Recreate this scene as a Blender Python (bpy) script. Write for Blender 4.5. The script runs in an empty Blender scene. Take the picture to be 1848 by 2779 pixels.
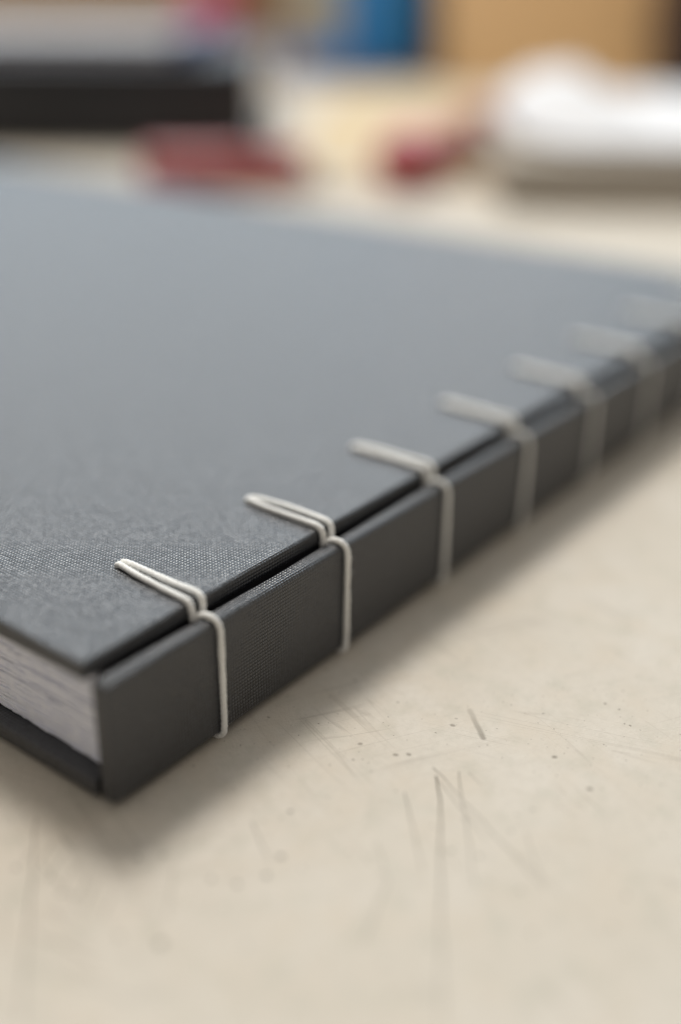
import bpy, bmesh, math, random
from mathutils import Vector, Matrix, noise

random.seed(7)
MM = 0.001
sc = bpy.context.scene
COL = sc.collection

# ------------------------------------------------------------------ camera
CAM = Vector((-62.612, -80.307, 85.625))            # millimetres, book corner is the origin
PITCH, ROLL, YAW = 0.4527, 0.00756, 0.91326
FPX = 2556.7                                        # focal length on a 1568 x 2358 frame
fw = Vector((math.cos(PITCH) * math.sin(YAW), math.cos(PITCH) * math.cos(YAW), -math.sin(PITCH)))
rt = Vector((math.cos(YAW), -math.sin(YAW), 0))
up = rt.cross(fw)
R2 = math.cos(ROLL) * rt + math.sin(ROLL) * up
U2 = -math.sin(ROLL) * rt + math.cos(ROLL) * up
cam_d = bpy.data.cameras.new('camera')
cam = bpy.data.objects.new('camera', cam_d)
COL.objects.link(cam)
m3 = Matrix((R2, U2, -fw)).transposed()
cam.matrix_world = Matrix.Translation(CAM * MM) @ m3.to_4x4()
cam_d.sensor_fit = 'VERTICAL'
cam_d.sensor_height = 24.0
cam_d.sensor_width = 24.0 * 1848 / 2779
cam_d.lens = FPX / 2358 * 24.0
cam_d.clip_start = 0.005
cam_d.clip_end = 50
cam_d.dof.use_dof = True
cam_d.dof.focus_distance = 0.141
cam_d.dof.aperture_fstop = 2.5
sc.camera = cam

# ------------------------------------------------------------------ world, lamps, exposure
world = bpy.data.worlds.new('World')
sc.world = world
world.use_nodes = True
wt = world.node_tree
bg = wt.nodes['Background']
# a room: pale ceiling overhead, duller walls round about
_tc = wt.nodes.new('ShaderNodeTexCoord'); _sx = wt.nodes.new('ShaderNodeSeparateXYZ'); _rp = wt.nodes.new('ShaderNodeValToRGB')
wt.links.new(_tc.outputs['Generated'], _sx.inputs[0]); wt.links.new(_sx.outputs[2], _rp.inputs[0]); wt.links.new(_rp.outputs[0], bg.inputs['Color'])
_rp.color_ramp.elements[0].position = 0.15; _rp.color_ramp.elements[0].color = (0.235, 0.235, 0.24, 1)
_rp.color_ramp.elements[1].position = 0.8; _rp.color_ramp.elements[1].color = (1.0, 0.93, 0.84, 1)
bg.inputs['Strength'].default_value = 0.48

def area(name, loc, target, sx, sy, power, col):
    d = bpy.data.lights.new(name, 'AREA')
    d.shape = 'RECTANGLE'; d.size = sx; d.size_y = sy
    d.energy = power; d.color = col
    o = bpy.data.objects.new(name, d)
    COL.objects.link(o)
    o.location = loc
    o.rotation_euler = (Vector(target) - Vector(loc)).to_track_quat('-Z', 'Y').to_euler()
    return o
KD = Vector((0.31, 0.45, 0.86)).normalized()
area('ceiling_light', KD * 2.8, (0.06, 0.05, 0), 0.72, 0.72, 62, (1.0, 0.96, 0.90))
area('window_light', (3.85, 2.75, 2.8), (0.15, 0.12, 0), 8.4, 3.5, 225, (0.70, 0.86, 1.0))

sc.view_settings.view_transform = 'Standard'
sc.view_settings.look = 'None'
sc.view_settings.exposure = 0.0
sc.view_settings.gamma = 1.0
sc.view_settings.use_curve_mapping = False
sc.render.engine = 'CYCLES'
sc.cycles.use_denoising = True
sc.cycles.filter_width = 1.1
sc.cycles.use_adaptive_sampling = False
sc.cycles.max_bounces = 8
sc.cycles.diffuse_bounces = 5
sc.cycles.sample_clamp_indirect = 6

# ------------------------------------------------------------------ helpers
def at(x, y, z=0.0):
    """point (mm) on the horizontal plane z that the photograph shows at pixel x, y"""
    d = fw + R2 * ((x - 784) / FPX) - U2 * ((y - 1179) / FPX)
    t = (z - CAM.z) / d.z
    return CAM + d * t

def mesh_obj(name, verts, faces, mat, parent=None, smooth=True):
    me = bpy.data.meshes.new(name)
    me.from_pydata([(v[0] * MM, v[1] * MM, v[2] * MM) for v in verts], [], faces)
    me.update()
    if smooth:
        me.polygons.foreach_set('use_smooth', [True] * len(me.polygons))
    if mat: me.materials.append(mat)
    o = bpy.data.objects.new(name, me)
    COL.objects.link(o)
    if parent: o.parent = parent
    return o

def bm_obj(name, bm, mat, parent=None, smooth=True):
    for v in bm.verts: v.co *= MM
    me = bpy.data.meshes.new(name)
    bm.normal_update()
    bm.to_mesh(me); bm.free()
    if smooth:
        me.polygons.foreach_set('use_smooth', [True] * len(me.polygons))
    if mat: me.materials.append(mat)
    o = bpy.data.objects.new(name, me)
    COL.objects.link(o)
    if parent: o.parent = parent
    return o

def rbox(x0, x1, y0, y1, z0, z1, r, seg=4):
    bm = bmesh.new()
    bmesh.ops.create_cube(bm, size=1)
    for v in bm.verts:
        v.co = Vector(((x0 + x1) / 2 + v.co.x * (x1 - x0), (y0 + y1) / 2 + v.co.y * (y1 - y0), (z0 + z1) / 2 + v.co.z * (z1 - z0)))
    if r > 0:
        bmesh.ops.bevel(bm, geom=list(bm.edges), offset=r, segments=seg, profile=0.5, affect='EDGES')
    return bm

def flat_shade(o, ang=40):
    o.data.set_sharp_from_angle(angle=math.radians(ang))

def empty(name, loc=(0, 0, 0), rz=0.0):
    o = bpy.data.objects.new(name, None)
    COL.objects.link(o)
    o.location = Vector(loc) * MM
    o.rotation_euler = (0, 0, rz)
    o.empty_display_size = 0.01
    return o

def tag(o, label, cat, group=None):
    o['label'] = label; o['category'] = cat
    if group: o['group'] = group
    return o

def lathe(profile, seg=48):
    """profile: list of (radius, z)"""
    vs, fs = [], []
    n = len(profile)
    for k in range(seg):
        a = 2 * math.pi * k / seg
        for r, z in profile: vs.append((r * math.cos(a), r * math.sin(a), z))
    for k in range(seg):
        k2 = (k + 1) % seg
        for j in range(n - 1):
            fs.append((k * n + j, k2 * n + j, k2 * n + j + 1, k * n + j + 1))
    return vs, fs

# ------------------------------------------------------------------ node helpers
class NT:
    def __init__(self, name):
        self.mat = bpy.data.materials.new(name)
        self.mat.use_nodes = True
        self.t = self.mat.node_tree
        self.b = self.t.nodes['Principled BSDF']
    def n(self, typ, **kw):
        nd = self.t.nodes.new(typ)
        for k, v in kw.items(): setattr(nd, k, v)
        return nd
    def put(self, sock, v):
        if isinstance(v, (int, float)): sock.default_value = v
        elif isinstance(v, (tuple, Vector)): sock.default_value = tuple(v) if len(v) == len(sock.default_value) else (*v, 1)
        else: self.t.links.new(v, sock)
    def m(self, op, a, b=None, c=None, clamp=False):
        nd = self.n('ShaderNodeMath', operation=op, use_clamp=clamp)
        self.put(nd.inputs[0], a)
        if b is not None: self.put(nd.inputs[1], b)
        if c is not None: self.put(nd.inputs[2], c)
        return nd.outputs[0]
    def vm(self, op, a, b=None, scale=None):
        nd = self.n('ShaderNodeVectorMath', operation=op)
        self.put(nd.inputs[0], a)
        if b is not None: self.put(nd.inputs[1], b)
        if scale is not None: self.put(nd.inputs['Scale'], scale)
        return nd.outputs['Value'] if op in ('DOT_PRODUCT', 'LENGTH') else nd.outputs[0]
    def noise(self, vec, scale, detail=3, rough=0.55, dist=0.0):
        nd = self.n('ShaderNodeTexNoise')
        self.put(nd.inputs['Vector'], vec)
        nd.inputs['Scale'].default_value = scale; nd.inputs['Detail'].default_value = detail
        nd.inputs['Roughness'].default_value = rough; nd.inputs['Distortion'].default_value = dist
        return nd.outputs['Fac']
    def ramp(self, fac, stops):
        nd = self.n('ShaderNodeValToRGB')
        while len(nd.color_ramp.elements) < len(stops): nd.color_ramp.elements.new(0.5)
        for e, (p, c) in zip(nd.color_ramp.elements, stops):
            e.position = p; e.color = (*c, 1) if len(c) == 3 else c
        self.put(nd.inputs[0], fac)
        return nd.outputs['Color']
    def mr(self, v, a, b, c=0.0, d=1.0):
        nd = self.n('ShaderNodeMapRange', clamp=True)
        self.put(nd.inputs[0], v)
        for i, q in enumerate((a, b, c, d)): self.put(nd.inputs[i + 1], q)
        return nd.outputs[0]
    def mix(self, fac, a, b, typ='MIX'):
        nd = self.n('ShaderNodeMix', data_type='RGBA', blend_type=typ)
        self.put(nd.inputs[0], fac); self.put(nd.inputs[6], a); self.put(nd.inputs[7], b)
        return nd.outputs[2]
    def bump(self, h, dist, strength=1.0, normal=None):
        nd = self.n('ShaderNodeBump')
        nd.inputs['Strength'].default_value = strength; nd.inputs['Distance'].default_value = dist
        self.put(nd.inputs['Height'], h)
        if normal is not None: self.put(nd.inputs['Normal'], normal)
        return nd.outputs[0]
    def set(self, **kw):
        names = dict(color='Base Color', rough='Roughness', spec='Specular IOR Level', normal='Normal', metal='Metallic',
                     sheen='Sheen Weight', sheen_rough='Sheen Roughness', coat='Coat Weight', coat_rough='Coat Roughness', ior='IOR',
                     sss='Subsurface Weight', sss_r='Subsurface Radius', sss_s='Subsurface Scale')
        for k, v in kw.items(): self.put(self.b.inputs[names[k]], v)
        return self.mat

def obj_co(N, s=1000.0):
    tc = N.n('ShaderNodeTexCoord')
    return N.vm('SCALE', tc.outputs['Object'], scale=s)        # millimetres

# ------------------------------------------------------------------ materials
def mat_cloth():
    N = NT('charcoal_book_cloth')
    uv = N.n('ShaderNodeUVMap').outputs[0]                     # UVs carry millimetres
    wob = N.n('ShaderNodeTexNoise'); N.put(wob.inputs['Vector'], uv)
    wob.inputs['Scale'].default_value = 0.55; wob.inputs['Detail'].default_value = 3
    w2 = N.vm('SCALE', N.vm('SUBTRACT', wob.outputs['Color'], (0.5, 0.5, 0.5)), scale=0.14)
    p = N.vm('SCALE', N.vm('ADD', uv, w2), scale=1 / 0.50)
    sp = N.n('ShaderNodeSeparateXYZ'); N.put(sp.inputs[0], p)
    u, v = sp.outputs[0], sp.outputs[1]
    fu, fv = N.m('FLOOR', u), N.m('FLOOR', v)
    su = N.m('ABSOLUTE', N.m('SINE', N.m('MULTIPLY', u, math.pi)))
    sv = N.m('ABSOLUTE', N.m('SINE', N.m('MULTIPLY', v, math.pi)))
    par = N.m('MODULO', N.m('ABSOLUTE', N.m('ADD', fu, fv)), 2.0)  # over/under checker
    warp = N.m('MULTIPLY', N.m('POWER', su, 0.6), N.m('MULTIPLY_ADD', sv, 0.75, 0.25))
    weft = N.m('MULTIPLY', N.m('POWER', sv, 0.6), N.m('MULTIPLY_ADD', su, 0.75, 0.25))
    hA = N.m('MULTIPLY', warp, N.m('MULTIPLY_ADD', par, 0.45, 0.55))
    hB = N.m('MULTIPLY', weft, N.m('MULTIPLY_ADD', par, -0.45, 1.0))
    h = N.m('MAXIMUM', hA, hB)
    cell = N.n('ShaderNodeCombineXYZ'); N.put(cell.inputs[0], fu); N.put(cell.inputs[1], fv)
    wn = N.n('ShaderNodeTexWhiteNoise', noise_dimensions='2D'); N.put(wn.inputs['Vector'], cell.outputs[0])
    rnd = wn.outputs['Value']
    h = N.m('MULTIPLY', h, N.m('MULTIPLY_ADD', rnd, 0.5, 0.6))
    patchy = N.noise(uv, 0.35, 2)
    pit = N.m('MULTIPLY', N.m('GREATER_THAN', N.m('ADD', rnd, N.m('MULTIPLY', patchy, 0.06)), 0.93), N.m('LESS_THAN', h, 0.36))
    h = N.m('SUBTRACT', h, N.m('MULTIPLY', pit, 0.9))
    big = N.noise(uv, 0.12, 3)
    col = N.mix(N.mr(h, 0.25, 0.85), (0.006, 0.0065, 0.008), (0.060, 0.064, 0.075))  # weave gaps painted dark for the shade between threads
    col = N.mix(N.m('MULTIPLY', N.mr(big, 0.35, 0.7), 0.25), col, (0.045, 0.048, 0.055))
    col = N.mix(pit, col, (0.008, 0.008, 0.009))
    nrm = N.bump(N.m('MULTIPLY', N.noise(uv, 0.25, 2), 1.0), 0.00010, 0.3)
    nrm = N.bump(h, 0.00012, 0.95, nrm)
    rough = N.mr(big, 0.3, 0.7, 0.36, 0.41)
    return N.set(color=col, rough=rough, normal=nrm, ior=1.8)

def mat_table():
    N = NT('cream_laminate')
    g = N.n('ShaderNodeNewGeometry')
    pos = N.vm('SCALE', g.outputs['Position'], scale=1000.0)
    flatp = N.vm('MULTIPLY', pos, (1, 1, 0))
    base = N.mix(N.mr(N.noise(flatp, 0.035, 4), 0.3, 0.7), (0.585, 0.53, 0.445), (0.645, 0.595, 0.52))
    base = N.mix(N.m('MULTIPLY', N.mr(N.noise(flatp, 0.8, 5, 0.7), 0.42, 0.75), 0.42), base, (0.50, 0.455, 0.385))
    base = N.mix(N.m('MULTIPLY', N.mr(N.noise(flatp, 0.13, 3), 0.45, 0.68), 0.5), base, (0.595, 0.525, 0.43))
    base = N.mix(N.m('MULTIPLY', N.mr(N.noise(N.vm('ADD', flatp, (90, 30, 0)), 0.22, 3), 0.50, 0.72), 0.5), base, (0.50, 0.47, 0.39))
    # random specks
    for sc_, thr, amt in ((0.9, 0.13, 0.55), (0.42, 0.085, 0.7), (0.20, 0.045, 0.8)):
        vo = N.n('ShaderNodeTexVoronoi', feature='F1', voronoi_dimensions='2D')
        warp = N.n('ShaderNodeTexNoise'); N.put(warp.inputs['Vector'], flatp); warp.inputs['Scale'].default_value = 1.6
        N.put(vo.inputs['Vector'], N.vm('ADD', flatp, N.vm('SCALE', warp.outputs['Color'], scale=0.35)))
        vo.inputs['Scale'].default_value = sc_
        cs = N.n('ShaderNodeSeparateColor'); N.put(cs.inputs[0], vo.outputs['Color'])
        rad = N.m('MULTIPLY_ADD', cs.outputs[0], thr, 0.012)
        keep = N.m('GREATER_THAN', cs.outputs[1], 0.68)
        d = N.m('SUBTRACT', rad, vo.outputs['Distance'])
        mk = N.m('MULTIPLY', N.mr(d, 0.0, 0.03), N.m('MULTIPLY', keep, N.m('MULTIPLY', cs.outputs[2], amt)))
        base = N.mix(mk, base, (0.16, 0.13, 0.10))
    # faint hairline wear in two directions, in patches
    for ang, sd in ((0.55, 0.0), (1.9, 40.0), (1.25, 80.0)):
        rot = N.n('ShaderNodeVectorRotate', rotation_type='Z_AXIS'); N.put(rot.inputs['Vector'], flatp); rot.inputs['Angle'].default_value = ang
        ln = N.noise(N.vm('ADD', N.vm('MULTIPLY', rot.outputs[0], (0.012, 0.33, 0)), (sd, sd, 0)), 1.0, 2, 0.4)
        hair = N.mr(N.m('ABSOLUTE', N.m('SUBTRACT', ln, 0.5)), 0.0, 0.010, 1, 0)
        zone = N.mr(N.noise(N.vm('ADD', flatp, (sd, 0, 0)), 0.045, 2), 0.50, 0.64)
        base = N.mix(N.m('MULTIPLY', N.m('MULTIPLY', hair, zone), 0.30), base, (0.30, 0.26, 0.21))
    # named scratches and specks, as they lie on this table
    wob = N.n('ShaderNodeTexNoise'); N.put(wob.inputs['Vector'], flatp); wob.inputs['Scale'].default_value = 0.35
    wp = N.vm('ADD', flatp, N.vm('MULTIPLY', N.vm('SUBTRACT', wob.outputs['Color'], (0.5, 0.5, 0.5)), (0.5, 0.5, 0)))
    acc = None
    def seg(a, b, w, s0, s1):
        nonlocal acc
        A, B = at(*a, ZT), at(*b, ZT); A.z = B.z = 0
        d = B - A; L2 = max(d.length_squared, 1e-6)
        # tie each segment to the one before, so the shader keeps few values alive at once
        src = wp if acc is None else N.vm('SCALE', wp, scale=N.m('MULTIPLY_ADD', acc, 1e-8, 1.0))
        pa = N.vm('SUBTRACT', src, A)
        t = N.m('MULTIPLY', N.vm('DOT_PRODUCT', pa, d), 1 / L2, clamp=True)
        dist = N.vm('LENGTH', N.vm('SUBTRACT', pa, N.vm('SCALE', d, scale=t)))
        mk = N.m('MULTIPLY', N.mr(dist, w * 0.35, w, 1, 0), N.m('MULTIPLY_ADD', t, s1 - s0, s0))
        acc = mk if acc is None else N.m('MAXIMUM', acc, mk)
    q7 = lambda x, y: (784 + .5 * x, 1527.3 + .5 * y)
    q6 = lambda x, y: (.5 * x, 1781.8 + .5 * y)
    def path(q, pts, w, s0, s1):
        for i in range(len(pts) - 1):
            f0, f1 = i / (len(pts) - 1), (i + 1) / (len(pts) - 1)
            seg(q(*pts[i]), q(*pts[i + 1]), w, s0 + (s1 - s0) * f0, s0 + (s1 - s0) * f1)
    path(q7, [(438, 520), (460, 650)], .17, .75, .6)
    path(q7, [(460, 650), (460, 1150), (470, 1660)], .17, .5, .25)
    path(q7, [(430, 480), (940, 1040)], .16, .35, .2)
    path(q7, [(455, 545), (670, 810)], .15, .32, .2)
    path(q7, [(540, 500), (580, 740), (620, 1020)], .15, .35, .22)
    path(q7, [(295, 595), (375, 950)], .15, .38, .2)
    path(q7, [(590, 505), (650, 560)], .13, .25, .15)
    path(q7, [(850, 780), (940, 1040)], .15, .2, .12)
    path(q7, [(595, 215), (660, 345)], .5, .15, .36)
    path(q7, [(165, 830), (225, 1000), (110, 1270)], .15, .18, .28)
    path(q6, [(165, 200), (150, 480)], .15, .3, .55)
    path(q6, [(150, 480), (130, 680), (95, 1150)], .15, .6, .35)
    path(q6, [(190, 410), (385, 640)], .13, .4, .3)
    path(q6, [(285, 290), (345, 355)], .13, .45, .4)
    for a, b in [((370, 385), (290, 520)), ((410, 440), (360, 570)), ((450, 480), (390, 630)), ((235, 320), (180, 410)),
                 ((150, 340), (100, 420)), ((290, 370), (230, 470)), ((520, 560), (470, 660))]:
        path(q6, [a, b], .14, .22, .36)
    path(q6, [(180, 760), (280, 785), (430, 865)], .17, .42, .25)
    path(q6, [(1160, 225), (1245, 415)], .13, .42, .25)
    path(q6, [(120, 670), (230, 678)], .13, .35, .2)
    path(q6, [(800, 440), (770, 660)], .15, .2, .2)
    path(q6, [(15, 620), (10, 800)], .13, .35, .2)
    for x, y, r, s in [(737, 780, .45, .95), (1290, 380, .4, .9), (1225, 470, .36, .75), (1090, 510, .33, .85), (975, 483, .28, .8), (635, 387, .26, .8),
                       (745, 372, .25, .75), (275, 548, .3, .75), (70, 430, .28, .75), (340, 560, .26, .6), (545, 745, .3, .5), (1335, 172, .28, .75), (225, 480, .27, .7)]:
        seg(q6(x, y), q6(x + 5, y + 1), r, s, s)
    for x, y, r, s in [(985, 432, .4, .7), (1142, 578, .42, .75), (515, 285, .4, .6), (250, 422, .36, .65), (310, 418, .36, .65), (90, 370, .36, .6),
                       (507, 862, .26, .7), (640, 886, .26, .7), (780, 772, .24, .6), (825, 1045, .34, .5), (1250, 1215, .34, .5), (880, 672, .25, .5)]:
        seg(q7(x, y), q7(x + 5, y + 1), r, s * .6, s * .6)
    base = N.mix(N.m('MULTIPLY', acc, 1.75, clamp=True), base, (0.19, 0.165, 0.13))
    hb = N.noise(flatp, 2.6, 4, 0.6)
    nrm = N.bump(hb, 0.00009, 0.8)
    return N.set(color=base, rough=N.mr(N.noise(flatp, 0.06, 3), 0.3, 0.7, 0.52, 0.64), normal=nrm, ior=1.45, spec=0.16)

def mat_thread():
    N = NT('waxed_linen_thread')
    co = obj_co(N)
    c = N.mix(N.mr(N.noise(co, 1.6, 4, 0.65), 0.35, 0.7), (0.87, 0.86, 0.82), (0.93, 0.925, 0.90))
    nrm = N.bump(N.noise(N.vm('MULTIPLY', co, (1, 1, 1)), 7.0, 4, 0.7), 0.00004, 0.45)
    return N.set(color=c, rough=0.62, normal=nrm, sheen=0.1)

def mat_paper(name, a, b):
    N = NT(name)
    co = obj_co(N)
    c = N.mix(N.mr(N.noise(co, 0.7, 5, 0.6), 0.35, 0.68), a, b)
    nrm = N.bump(N.noise(co, 4.0, 4, 0.65), 0.00008, 0.6)
    return N.set(color=c, rough=0.85, spec=0.25, normal=nrm)

def mat_plain(name, a, b, scale=0.05, rough=0.5, bump=0.0002, metal=0.0, spec=0.5):
    N = NT(name)
    co = obj_co(N)
    c = N.mix(N.mr(N.noise(co, scale, 4), 0.35, 0.68), a, b)
    nrm = N.bump(N.noise(co, scale * 8, 3), bump, 0.5)
    return N.set(color=c, rough=rough, normal=nrm, metal=metal, spec=spec)

def mat_wood(name, a, b, c3):
    N = NT(name)
    co = obj_co(N)
    s = N.vm('MULTIPLY', co, (0.012, 0.16, 0.16))
    f = N.noise(s, 1.0, 5, 0.6, 0.8)
    g2 = N.noise(N.vm('MULTIPLY', co, (0.03, 1.2, 1.2)), 1.0, 3)
    c = N.ramp(f, [(0.3, a), (0.52, b), (0.72, c3)])
    c = N.mix(N.m('MULTIPLY', g2, 0.35), c, a)
    return N.set(color=c, rough=0.5, normal=N.bump(g2, 0.0003, 0.4))

ZT = -0.92                                                      # table height (mm): the book lies on its under-threads
M_cloth = mat_cloth(); M_table = mat_table(); M_thread = mat_thread()
M_paper = mat_paper('rag_paper', (0.79, 0.80, 0.89), (0.89, 0.895, 0.95))
M_pagesb = mat_paper('pale_page_edges', (0.76, 0.76, 0.80), (0.84, 0.84, 0.86))
M_black = mat_plain('black_cover', (0.012, 0.012, 0.015), (0.022, 0.022, 0.026), 0.04, 0.5)
M_blue = mat_plain('blue_cloth', (0.04, 0.07, 0.22), (0.06, 0.10, 0.30), 0.05, 0.5)
M_tin = mat_plain('blue_enamel', (0.03, 0.27, 0.76), (0.05, 0.34, 0.84), 0.02, 0.3)
M_label = mat_plain('pale_label', (0.50, 0.48, 0.40), (0.58, 0.56, 0.48), 0.05, 0.6)
M_steel = mat_plain('dull_steel', (0.45, 0.45, 0.45), (0.6, 0.6, 0.6), 0.2, 0.35, 0.0001, 1.0)
M_red = mat_plain('red_plastic', (0.38, 0.055, 0.05), (0.45, 0.075, 0.065), 0.1, 0.35)
M_rose = mat_plain('rose_lacquer', (0.52, 0.10, 0.12), (0.60, 0.14, 0.15), 0.08, 0.35)
M_pink = mat_plain('pink_yarn', (0.62, 0.10, 0.18), (0.72, 0.16, 0.24), 0.2, 0.8, 0.001)
M_white = mat_plain('white_cotton', (0.74, 0.74, 0.755), (0.80, 0.80, 0.81), 0.3, 0.85, 0.0003)
M_shade_block = mat_paper('shade_block_grey', (0.42, 0.375, 0.315), (0.50, 0.45, 0.385))
M_kraft = mat_paper('kraft_board_fibre', (0.17, 0.115, 0.075), (0.23, 0.165, 0.11))
M_mag = mat_plain('magenta_rubber', (0.36, 0.03, 0.14), (0.44, 0.05, 0.18), 0.1, 0.6)
M_copper = mat_plain('russet_bristle', (0.40, 0.15, 0.10), (0.48, 0.20, 0.13), 0.3, 0.7)
M_warm_patch = mat_paper('warm_patch_cream', (0.56, 0.45, 0.28), (0.62, 0.50, 0.33))
M_greyc = mat_plain('pale_grey_cover', (0.42, 0.42, 0.44), (0.48, 0.48, 0.50), 0.05, 0.6)
M_brown = mat_plain('dark_brown_leather', (0.050, 0.026, 0.022), (0.075, 0.040, 0.034), 0.1, 0.45)
M_wood = mat_wood('honey_wood', (0.60, 0.36, 0.15), (0.68, 0.43, 0.20), (0.74, 0.49, 0.25))
M_wood2 = mat_wood('tan_plywood', (0.34, 0.235, 0.14), (0.42, 0.30, 0.18), (0.47, 0.35, 0.22))

# ------------------------------------------------------------------ setting: table top and board behind
FH = Vector((fw.x, fw.y, 0)).normalized()          # away from the viewer, level
RH = Vector((rt.x, rt.y, 0)).normalized()
ang_r = math.atan2(RH.y, RH.x)
bm = rbox(-1100, 1100, -700, 1800, -28, 0, 3, 3)
table = bm_obj('tabletop', bm, M_table)
table.location = Vector((CAM.x, CAM.y, ZT)) * MM
table.rotation_euler = (0, 0, ang_r)
table['kind'] = 'structure'
flat_shade(table)

bm = rbox(-1050, 1050, 0, 18, 0, 260, 1.5, 2)
back = bm_obj('back_board', bm, M_wood2)
back.location = (Vector((CAM.x, CAM.y, ZT)) + FH * 1720) * MM
back.rotation_euler = (0, 0, ang_r)
back['kind'] = 'structure'
flat_shade(back)

# ------------------------------------------------------------------ the book
book = empty('handbound_book', (60, 60, ZT))
tag(book, 'dark grey cloth hardcover book with white stitches across its separate spine', 'book')
OB = Vector((60, 60, ZT))
EX0, LX = -0.25, 211.0
GY, WY = 3.0, 330.0
ZC0, ZC1 = 15.95, 18.4

def uvmap(o, fn):
    me = o.data
    uvl = me.uv_layers.new(name='UVMap')
    for l in me.loops:
        c = (me.vertices[l.vertex_index].co / MM) + (OB if o.parent is book else Vector())
        uvl.data[l.index].uv = fn(c)

def book_part(name, bm, mat):
    for v in bm.verts: v.co -= OB
    o = bm_obj(name, bm, mat, book)
    return o

def rounded_board(x0, x1, y0, y1, z0, z1, r, seed, cut_x, cut_y):
    """board wrapped in cloth: bevelled box, cut finer near the visible corner and pushed about a little"""
    bm = rbox(x0, x1, y0, y1, z0, z1, r, 5)
    for cx in cut_x:
        bmesh.ops.bisect_plane(bm, geom=bm.verts[:] + bm.edges[:] + bm.faces[:], plane_co=(cx, 0, 0), plane_no=(1, 0, 0))
    for cy in cut_y:
        bmesh.ops.bisect_plane(bm, geom=bm.verts[:] + bm.edges[:] + bm.faces[:], plane_co=(0, cy, 0), plane_no=(0, 1, 0))
    for v in bm.verts:
        n = noise.noise_vector(Vector((v.co.x * .12 + seed, v.co.y * .12, v.co.z * .12)))
        n2 = noise.noise_vector(Vector((v.co.x * .9 + seed, v.co.y * .9, v.co.z * .9)))
        v.co += n * 0.07 + n2 * 0.025
    return bm
cx = [0.6 + 1.0 * i for i in range(70)] + [75 + 8 * i for i in range(16)]
cy = [3.9 + 1.0 * i for i in range(26)] + [34 + 12 * i for i in range(24)]
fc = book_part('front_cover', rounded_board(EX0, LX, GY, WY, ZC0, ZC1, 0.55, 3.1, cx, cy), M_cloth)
uvmap(fc, lambda c: (c.x + (c.z - ZC1 if c.x < EX0 + .9 else 0), c.y + (c.z - ZC1 if c.y < GY + .9 else 0)))
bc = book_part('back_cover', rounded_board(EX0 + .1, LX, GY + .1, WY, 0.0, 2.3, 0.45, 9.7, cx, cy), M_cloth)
uvmap(bc, lambda c: (c.x + (c.z - 2.3 if c.x < EX0 + .9 else 0), c.y + (c.z - 2.3 if c.y < GY + .9 else 0)))
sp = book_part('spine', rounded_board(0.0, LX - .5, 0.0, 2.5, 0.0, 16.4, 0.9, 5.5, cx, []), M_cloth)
uvmap(sp, lambda c: (c.x - (c.y if c.x < 0.5 else 0), c.z + c.y))

# signatures of the text block: every sheet with its own ragged edge
def page_signature(z0, z1, sheets, k):
    vs, fs = [], []
    ys = [4.6 + 0.22 * i for i in range(150)]
    while ys[-1] < 322: ys.append(ys[-1] + 12)
    th = (z1 - z0) / sheets
    sx = random.uniform(-.16, .16)
    for s in range(sheets):
        za, zb = z0 + th * s + 0.012, z0 + th * (s + 1) - 0.025
        ox = 2.45 + sx + random.uniform(-.12, .12)
        b = len(vs)
        for y in ys:
            if y < 60:
                dx = 0.24 * noise.noise(Vector((y * .3, s * 7.3, k * 3.1))) + 0.10 * noise.noise(Vector((y * 1.6, s * 3.3, k * 9.1))) + 0.07 * noise.noise(Vector((y * 5, s, k)))
                dz = 0.17 * noise.noise(Vector((y * .16, s * .25, k * .8))) + 0.04 * noise.noise(Vector((y * .9, s * .6, k * 5.0)))
            else: dx = dz = 0
            e = 0.06
            vs += [(206, y, za + dz), (ox + dx + e, y, za + dz), (ox + dx, y, (za + zb) / 2 + dz), (ox + dx + e, y, zb + dz), (206, y, zb + dz)]
        for i in range(len(ys) - 1):
            for j in range(4):
                fs.append((b + i * 5 + j, b + i * 5 + j + 1, b + (i + 1) * 5 + j + 1, b + (i + 1) * 5 + j))
            fs.append((b + i * 5 + 4, b + i * 5, b + (i + 1) * 5, b + (i + 1) * 5 + 4))
        fs.append(tuple(b + j for j in (4, 3, 2, 1, 0)))
        e0 = b + (len(ys) - 1) * 5
        fs.append(tuple(e0 + j for j in range(5)))
    vs = [Vector(v) - OB for v in vs]
    o = mesh_obj('page_signature', vs, fs, M_paper, book)
    flat_shade(o, 50)
NS = 7
for k in range(NS):
    z0 = 2.42 + (15.85 - 2.42) / NS * k; z1 = 2.42 + (15.85 - 2.42) / NS * (k + 1)
    page_signature(z0, z1 - 0.13, 4, k)

bm = rbox(3.1, 205, 3.5, 4.4, 2.5, 15.85, 0.2, 2)  # black strip added so the gap behind the spine reads as shade
for v in bm.verts: v.co -= OB
flat_shade(bm_obj('gap_shade_strip', bm, M_black, book))

# stitches: twisted linen thread swept along its way
def spline(pts, step):
    P = [Vector(p) for p in pts]
    P = [P[0] * 2 - P[1]] + P + [P[-1] * 2 - P[-2]]
    out = []
    for i in range(1, len(P) - 2):
        p0, p1, p2, p3 = P[i - 1], P[i], P[i + 1], P[i + 2]
        n = max(2, int((p2 - p1).length / step))
        for j in range(n):
            t = j / n
            # centripetal-ish Catmull-Rom
            out.append(0.5 * ((2 * p1) + (p2 - p0) * t + (2 * p0 - 5 * p1 + 4 * p2 - p3) * t * t + (3 * p1 - p0 - 3 * p2 + p3) * t ** 3))
    out.append(P[-2])
    return out

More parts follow.
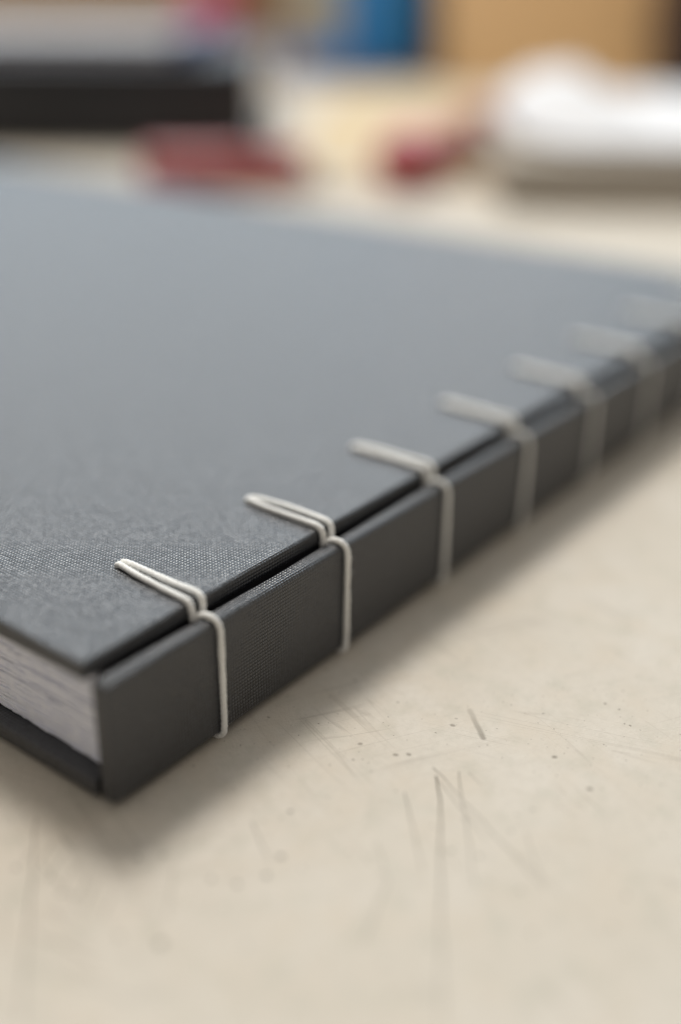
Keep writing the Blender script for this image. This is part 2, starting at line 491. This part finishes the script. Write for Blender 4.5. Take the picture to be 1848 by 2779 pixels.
def twisted(pts, r0, step, seed, ring=16, pitch=2.3):
    path = spline(pts, step)
    vs, fs = [], []
    s = 0.0
    nrm = None
    for i, p in enumerate(path):
        tg = (path[min(i + 1, len(path) - 1)] - path[max(i - 1, 0)]).normalized()
        if nrm is None:
            nrm = tg.orthogonal().normalized()
        nrm = (nrm - tg * nrm.dot(tg)).normalized()
        bn = tg.cross(nrm)
        if i: s += (p - path[i - 1]).length
        ph = 2 * math.pi * s / pitch + seed
        rr = r0 * (1 + 0.12 * noise.noise(Vector((s * .5, seed, 1))) + 0.04 * noise.noise(Vector((s * 2.1, seed, 4))))
        for k in range(ring):
            a = 2 * math.pi * k / ring
            g = abs(math.cos(1.5 * (a - ph)))
            r = rr * (0.82 + 0.2 * g ** 0.7) * (1 + 0.03 * noise.noise(Vector((s * 3, math.cos(a) * 2 + seed, math.sin(a) * 2))))
            vs.append(p + (nrm * math.cos(a) + bn * math.sin(a)) * r)
    for i in range(len(path) - 1):
        for k in range(ring):
            k2 = (k + 1) % ring
            fs.append((i * ring + k, i * ring + k2, (i + 1) * ring + k2, (i + 1) * ring + k))
    fs.append(tuple(range(ring - 1, -1, -1)))
    e = (len(path) - 1) * ring
    fs.append(tuple(e + k for k in range(ring)))
    return vs, fs, path

def hairs(paths, r0, count, rng):
    vs, fs = [], []
    for _ in range(count):
        path = rng.choice(paths)
        i = rng.randrange(8, len(path) - 8)
        tg = (path[i + 1] - path[i - 1]).normalized()
        out = Vector((rng.uniform(-1, 1), rng.uniform(-1, .3), rng.uniform(-.2, 1)))
        out = (out - tg * out.dot(tg)).normalized()
        p = path[i] + out * r0 * .8
        d = (out * rng.uniform(.3, 1) + tg * rng.uniform(-1.2, 1.2)).normalized()
        L = rng.uniform(.25, .95)
        curl = Vector((rng.uniform(-1, 1), rng.uniform(-1, 1), rng.uniform(-1, 1))) * 0.9
        n = 7; b = len(vs)
        for j in range(n):
            q = p + d * L * j / (n - 1)
            d = (d + curl / n).normalized()
            rr = 0.02 * (1 - .6 * j / (n - 1))
            a1 = d.orthogonal().normalized(); a2 = d.cross(a1)
            for k in range(3):
                a = 2 * math.pi * k / 3
                vs.append(q + (a1 * math.cos(a) + a2 * math.sin(a)) * rr)
        for j in range(n - 1):
            for k in range(3):
                fs.append((b + j * 3 + k, b + j * 3 + (k + 1) % 3, b + (j + 1) * 3 + (k + 1) % 3, b + (j + 1) * 3 + k))
    return vs, fs

RT = 0.45
for k in range(8):
    rng = random.Random(40 + k)
    a = 17.0 + 24.8 * k + (rng.uniform(-.5, .5) if k > 3 else 0)
    step = 0.16 if k < 4 else 0.4
    j = lambda s=.08: rng.uniform(-s, s)
    lean = j(.4); sl = j(.5); hy = j(.5); sp_ = rng.uniform(.78, 1.12)
    zt = ZC1 + RT * .93
    # over the spine: out of the gap, across the crest, down the face and under
    face = [(a - .05, 3.0, 14.6), (a - .02, 2.62, 15.6), (a + .02, 2.35, 16.45), (a + .16, 1.5, 16.82), (a + .42, .55, 16.7), (a + .62, -.15, 16.1), (a + .7, -.41, 15.1),
            (a + .7, -.42, 13.5), (a + .68 + lean * .3, -.42, 10), (a + .66 + lean * .7, -.42, 5), (a + .62 + lean, -.42, 1.6), (a + .55 + lean, -.28, .3),
            (a + .45 + lean, .4, -.36), (a + .3, 1.4, -.43), (a + .1, 2.3, -.3), (a, 2.62, .6)]
    A = [(a - .32 + sl, 16.95 + hy, ZC1 - .9), (a - .36 + sl, 16.85 + hy, ZC1 + .05), (a - .42 + sl, 16.3 + hy, zt), (a - .88 * sp_ + sl * .5 + j(), 12.5, zt + .05), (a - .98 * sp_ + j(.12), 8, zt + .02), (a - .98, 4.4, zt + .02), (a - .98, 3.3, ZC1 + .34),
         (a - .97, 2.72, ZC1 - .12), (a - .93, 2.56, 17.6), (a - .88, 2.54, 16.9), (a - .82, 2.6, 16.25), (a - .5, 2.75, 15.2)]
    B = [(a + .32 + sl, 16.95 + hy, ZC1 - .9), (a + .36 + sl, 16.85 + hy, ZC1 + .05), (a + .44 + sl, 16.3 + hy, zt), (a + .9 * sp_ + sl * .5 + j(), 12.5, zt + .04), (a + 1.0 * sp_ + j(.12), 8, zt + .03), (a + 1.0, 4.4, zt + .02), (a + 1.0, 3.3, ZC1 + .34),
         (a + .97, 2.72, ZC1 - .12), (a + .92, 2.56, 17.6), (a + .86, 2.56, 16.95), (a + .78, 2.65, 16.3), (a + .5, 2.8, 15.4)]
    vs, fs, pf = twisted([Vector(p) - OB for p in face], RT * .95, step, rng.uniform(0, 6))
    st = mesh_obj('stitch', vs, fs, M_thread, book)
    st['label'] = 'white thread wrapped over the spine'
    paths = [pf]
    for P in (A, B):
        vs, fs, pp = twisted([Vector(p) - OB for p in P], RT, step, rng.uniform(0, 6))
        mesh_obj('thread_strand', vs, fs, M_thread, st)
        paths.append(pp)
        # the same pair runs under the back cover
        Q = [(p[0], p[1], -RT if p[1] < 16.5 + hy else -.1) for p in P if p[1] > 3.2]
        Q = Q[:-1] + [(Q[-2][0], 3.0, -.38), (a, 2.62, .6)] if len(Q) > 2 else Q
        vs, fs, pp = twisted([Vector(p) - OB for p in Q], RT, 0.5, rng.uniform(0, 6), ring=9)
        mesh_obj('thread_strand', vs, fs, M_thread, st)
    hv = [Vector((a + sl, 17.0 + hy, ZC1 + .015)) - OB]
    for q in range(20):
        t = 2 * math.pi * q / 20
        hv.append(Vector((a + sl + .72 * math.cos(t), 17.0 + hy + .52 * math.sin(t) * (1 + .1 * math.sin(3 * t)), ZC1 + .02)) - OB)
    mesh_obj('needle_hole', hv, [(0, 1 + q, 1 + (q + 1) % 20) for q in range(20)], M_black, st)
    if k < 3:
        vs, fs = hairs(paths, RT, 110 if k == 1 else 80, rng)
        h = mesh_obj('loose_fibre', vs, fs, M_thread, st)
        h['kind'] = 'stuff'

# ------------------------------------------------------------------ things on the table behind
def local(o, name, bm, mat, sharp=True):
    p = bm_obj(name, bm, mat, o)
    if sharp: flat_shade(p)
    return p

# thick black book, long side towards the viewer
P = at(598, 352, ZT)
bb = empty('black_book', P, ang_r)
tag(bb, 'thick black hardcover book lying under a thin pale grey one', 'book')
local(bb, 'front_cover', rbox(-330, 0, -2, 215, 43, 46, 1, 2), M_black)
local(bb, 'back_cover', rbox(-330, 0, -2, 215, 0, 3, 1, 2), M_black)
local(bb, 'spine', rbox(-330, 0, -4, -1, 0.2, 45.8, 1.2, 3), M_black)
local(bb, 'page_block', rbox(-326, -4, 0, 208, 3.02, 42.98, 0, 1), M_pagesb)

pb = empty('pale_book', Vector(P) + Vector((0, 0, 46)), ang_r)
pb.location = (Vector(P) + FH * 18 + Vector((0, 0, 46))) * MM
tag(pb, 'thin pale grey book with a blue spine on top of the black book', 'book')
local(pb, 'page_block', rbox(-320, -46, 0, 158, 2.02, 6.98, 0, 1), M_pagesb)
local(pb, 'front_cover', rbox(-322, -46.2, -1, 160, 7, 9, .8, 2), M_greyc)
local(pb, 'back_cover', rbox(-322, -46.2, -1, 160, 0, 2, .8, 2), M_blue)
local(pb, 'spine', rbox(-46, -34, -1.2, 160.2, 0.1, 11, 2.5, 4), M_blue)

# cream sheet added for the warm lit patch on the table
P = at(640, 425, ZT)
sh = bm_obj('warm_patch_sheet', rbox(0, 118, 0, 420, 0, 0.8, 0.2, 1), M_warm_patch)
flat_shade(sh)
sh.location = P * MM
sh.rotation_euler = (0, 0, ang_r - 0.05)
tag(sh, 'cream yellow sheet added for the warm lit patch of table between the black book and the red handled brush', 'card')

# red craft knife behind the grey book
P = at(588, 432, ZT)
kn = empty('craft_knife', P, ang_r + 0.12)
tag(kn, 'red plastic craft knife lying behind the grey book', 'knife')
local(kn, 'handle', rbox(-50, 22, -10, 10, 0, 17, 5, 4), M_red, False)
local(kn, 'slider', rbox(-8, 6, -4, 4, 17, 19.5, 1.2, 2), M_black)
local(kn, 'collar', rbox(22, 28, -7, 7, 2, 12, 2, 2), M_steel)
bm = rbox(28, 52, -5, 5, 6, 6.6, 0, 1)
for v in bm.verts:
    if v.co.x > 50 and v.co.y > 0: v.co.x -= 12
local(kn, 'blade', bm, M_steel)

# rose handled awl pointing away
A0, A1 = at(900, 448, ZT), at(1135, 345, ZT)
d = A1 - A0
aw = empty('red_brush', A0, math.atan2(d.y, d.x))
tag(aw, 'red handled brush lying beside the folded white cloth', 'brush')
def lathe_x(profile, zc, seg=28):
    vs, fs = lathe(profile, seg)
    return [(v[2], v[0], v[1] + zc) for v in vs], fs
vs, fs = lathe_x([(0, 0), (7, 1), (11, 6), (13, 16), (12.5, 30), (10, 44), (8, 54), (8.4, 62), (0, 62)], 13)
mesh_obj('handle', vs, fs, M_rose, aw)
vs, fs = lathe_x([(0, 61.5), (8, 61.5), (8.6, 84), (0, 84)], 13)
flat_shade(mesh_obj('ferrule', vs, fs, M_copper, aw))
vs, fs = lathe_x([(0, 83.5), (8.2, 83.5), (12, 105), (13, 135), (10, 160), (0, 170)], 13)
mesh_obj('bristles', vs, fs, M_copper, aw)

# folded white cloth
def cloth_bundle():
    vs, fs = [], []
    nx, ny = 70, 50
    W, D = 326.0, 190.0
    def height(u, v):
        x, y = (u - .5) * 2, (v - .5) * 2
        e = (abs(x) ** 5 + abs(y) ** 5) ** (1 / 5.0)
        edge = max(0.0, 1 - e ** 7)
        h = (2 + 5 * v) * edge ** 0.35
        h += 16 * math.exp(-(((u - .085) / .085) ** 4 + ((v - .62) / .4) ** 4)) * edge ** .3
        h += (2.6 * noise.noise(Vector((u * 9, v * 6, 2))) + 1.3 * noise.noise(Vector((u * 22, v * 15, 5)))) * edge ** .5
        return h
    def pt(u, v, z):
        x, y = (u - .5) * 2, (v - .5) * 2
        # rounded corners
        k = math.sqrt(max(0.0, 1 - 0.22 * y ** 4)), math.sqrt(max(0.0, 1 - 0.22 * x ** 4))
        return Vector((W * (.5 + .5 * x * k[0]), D * (.5 + .5 * y * k[1]), z))
    top, bot = {}, {}
    for i in range(nx + 1):
        for j in range(ny + 1):
            u, v = i / nx, j / ny
            u2 = .5 + .5 * math.copysign(abs(2 * u - 1) ** .6, 2 * u - 1); v2 = .5 + .5 * math.copysign(abs(2 * v - 1) ** .6, 2 * v - 1)
            top[i, j] = len(vs); vs.append(pt(u2, v2, 4 + height(u2, v2)))
            bot[i, j] = len(vs)
            x, y = (u2 - .5) * 2, (v2 - .5) * 2
            e = max(abs(x), abs(y))
            vs.append(pt(.5 + (u2 - .5) * .985, .5 + (v2 - .5) * .985, 0.0 if e < .97 else 1.5))
    for i in range(nx):
        for j in range(ny):
            fs.append((top[i, j], top[i + 1, j], top[i + 1, j + 1], top[i, j + 1]))
            fs.append((bot[i, j], bot[i, j + 1], bot[i + 1, j + 1], bot[i + 1, j]))
    ring = [(i, 0) for i in range(nx)] + [(nx, j) for j in range(ny)] + [(i, ny) for i in range(nx, 0, -1)] + [(0, j) for j in range(ny, 0, -1)]
    for q in range(len(ring)):
        a, b = ring[q], ring[(q + 1) % len(ring)]
        fs.append((top[b], top[a], bot[a], bot[b]))
    return vs, fs
vs, fs = cloth_bundle()
cl = mesh_obj('folded_cloth', vs, fs, M_white)
gb = at(1150, 478, ZT)
cl.location = (gb + FH * 10 + RH * 9 + Vector((0, 0, 19))) * MM
cl.rotation_euler = (0, 0, ang_r - 0.02)
tag(cl, 'folded white cotton cloth heaped higher at one end', 'cloth')
bm = rbox(0, 345, 0, 215, 0, 19, 1.0, 2)  # grey block added, its colour giving the shade below the cloth
bd = bm_obj('shade_block', bm, M_shade_block)
flat_shade(bd)
bd.location = gb * MM
bd.rotation_euler = (0, 0, ang_r - 0.02)
tag(bd, 'grey block added for the shade under the folded white cloth', 'board')

# sheet of brown kraft board under the tin and the yarn
P = at(470, 188, ZT)
kb = bm_obj('kraft_board', rbox(0, 215, 0, 620, 0, 4, .5, 1), M_kraft)
flat_shade(kb)
kb.location = P * MM
kb.rotation_euler = (0, 0, ang_r)
tag(kb, 'flat brown kraft board under the blue tin', 'board')
P = at(592, 150, ZT + 4)
er = empty('magenta_eraser', P, ang_r + .3)
tag(er, 'small magenta eraser in a dark paper sleeve on the kraft board', 'eraser')
local(er, 'rubber', rbox(-26, 10, -9, 9, 0, 13, 3, 3), M_mag, False)
local(er, 'sleeve', rbox(-4, 26, -9.4, 9.4, 0, 13.4, 1, 2), M_brown)
# blue tin with a pale label
P = at(835, 158, ZT + 4)
tin = empty('blue_tin', P, ang_r)
tag(tin, 'round blue tin with a pale paper label', 'tin')
vs, fs = lathe([(0, 0), (65, 0), (67, 2), (67, 4), (65.5, 6), (65.5, 118), (67, 120), (67, 123), (0, 123)], 64)
flat_shade(mesh_obj('body', vs, fs, M_tin, tin))
vs, fs = lathe([(0, 123.2), (46, 123.2), (48, 126), (44, 127), (43, 125), (0, 125)], 64)
flat_shade(mesh_obj('lid', vs, fs, M_steel, tin))
vs, fs = [], []
n = 20
for i in range(n + 1):
    a = math.radians(-180 + 8 + 66 * i / n)
    vs += [(65.8 * math.cos(a), 65.8 * math.sin(a), 22), (65.8 * math.cos(a), 65.8 * math.sin(a), 108)]
for i in range(n): fs.append((i * 2, i * 2 + 2, i * 2 + 3, i * 2 + 1))
lb = mesh_obj('label', vs, fs, M_label, tin)

# ball of pink yarn
P = at(490, 92, ZT + 0)
yb = empty('yarn_ball', P, 0)
tag(yb, 'ball of pink yarn on the table behind the books', 'yarn')
vs, fs = [], []
def yarn_loops(seed, n, R):
    rng = random.Random(seed)
    V, F = [], []
    for q in range(n):
        ax = Vector((rng.gauss(0, 1), rng.gauss(0, 1), rng.gauss(0, 1))).normalized()
        a1 = ax.orthogonal().normalized(); a2 = ax.cross(a1)
        off = rng.uniform(-.45, .45) * R; rr = math.sqrt(R * R - off * off)
        b = len(V); S = 36
        for i in range(S):
            t = 2 * math.pi * i / S
            c = ax * off + (a1 * math.cos(t) + a2 * math.sin(t)) * rr
            o_ = c.normalized()
            for k in range(5):
                u = 2 * math.pi * k / 5
                V.append(c + (o_ * math.cos(u) + ax * math.sin(u)) * 2.2 + Vector((0, 0, R + 2.2)))
        for i in range(S):
            for k in range(5):
                F.append((b + i * 5 + k, b + i * 5 + (k + 1) % 5, b + ((i + 1) % S) * 5 + (k + 1) % 5, b + ((i + 1) % S) * 5 + k))
    return V, F
RB = 36
bm = bmesh.new(); bmesh.ops.create_icosphere(bm, subdivisions=3, radius=RB)
for v in bm.verts: v.co.z += RB + 2.2
local(yb, 'core', bm, M_pink, False)
vs, fs = yarn_loops(3, 70, RB)
mesh_obj('yarn', vs, fs, M_pink, yb)

# honey coloured wooden box
P = at(1035, 205, ZT)
wb = empty('wooden_box', P, ang_r + 0.05)
tag(wb, 'honey coloured wooden box with its front sloped to catch more light behind the folded white cloth', 'box')
def slope(bm):  # front slope added so the wood catches more light from above
    for v in bm.verts: v.co.y += v.co.z * 0.75 * max(0.0, 1 - v.co.y / 200)
    return bm
local(wb, 'front_panel', slope(rbox(0, 330, 0, 12, 0, 150, 1, 2)), M_wood)
local(wb, 'side_panel', slope(rbox(0, 12, 12.2, 200, 0, 150, 1, 2)), M_wood)
local(wb, 'side_panel', slope(rbox(318, 330, 12.2, 200, 0, 150, 1, 2)), M_wood)
local(wb, 'back_panel', rbox(12.2, 317.8, 188, 200, 0, 150, 1, 2), M_wood)
local(wb, 'base', rbox(12.2, 317.8, 20, 187.8, 2, 8, 0, 1), M_wood)

# dark brown case
P = at(1475, 195, ZT)
br = empty('brown_case', P, ang_r + 0.02)
br.location = (Vector(P) - FH * 60) * MM
tag(br, 'dark brown leather case standing in front of the wooden box', 'case')
local(br, 'body', rbox(0, 190, 0, 45, 0, 88, 6, 4), M_brown, False)
local(br, 'lid', rbox(-1.5, 191.5, -1.5, 46.5, 88.2, 130, 6, 4), M_brown, False)
local(br, 'clasp', rbox(85, 105, -4, -1.6, 78, 104, 1, 2), M_steel)
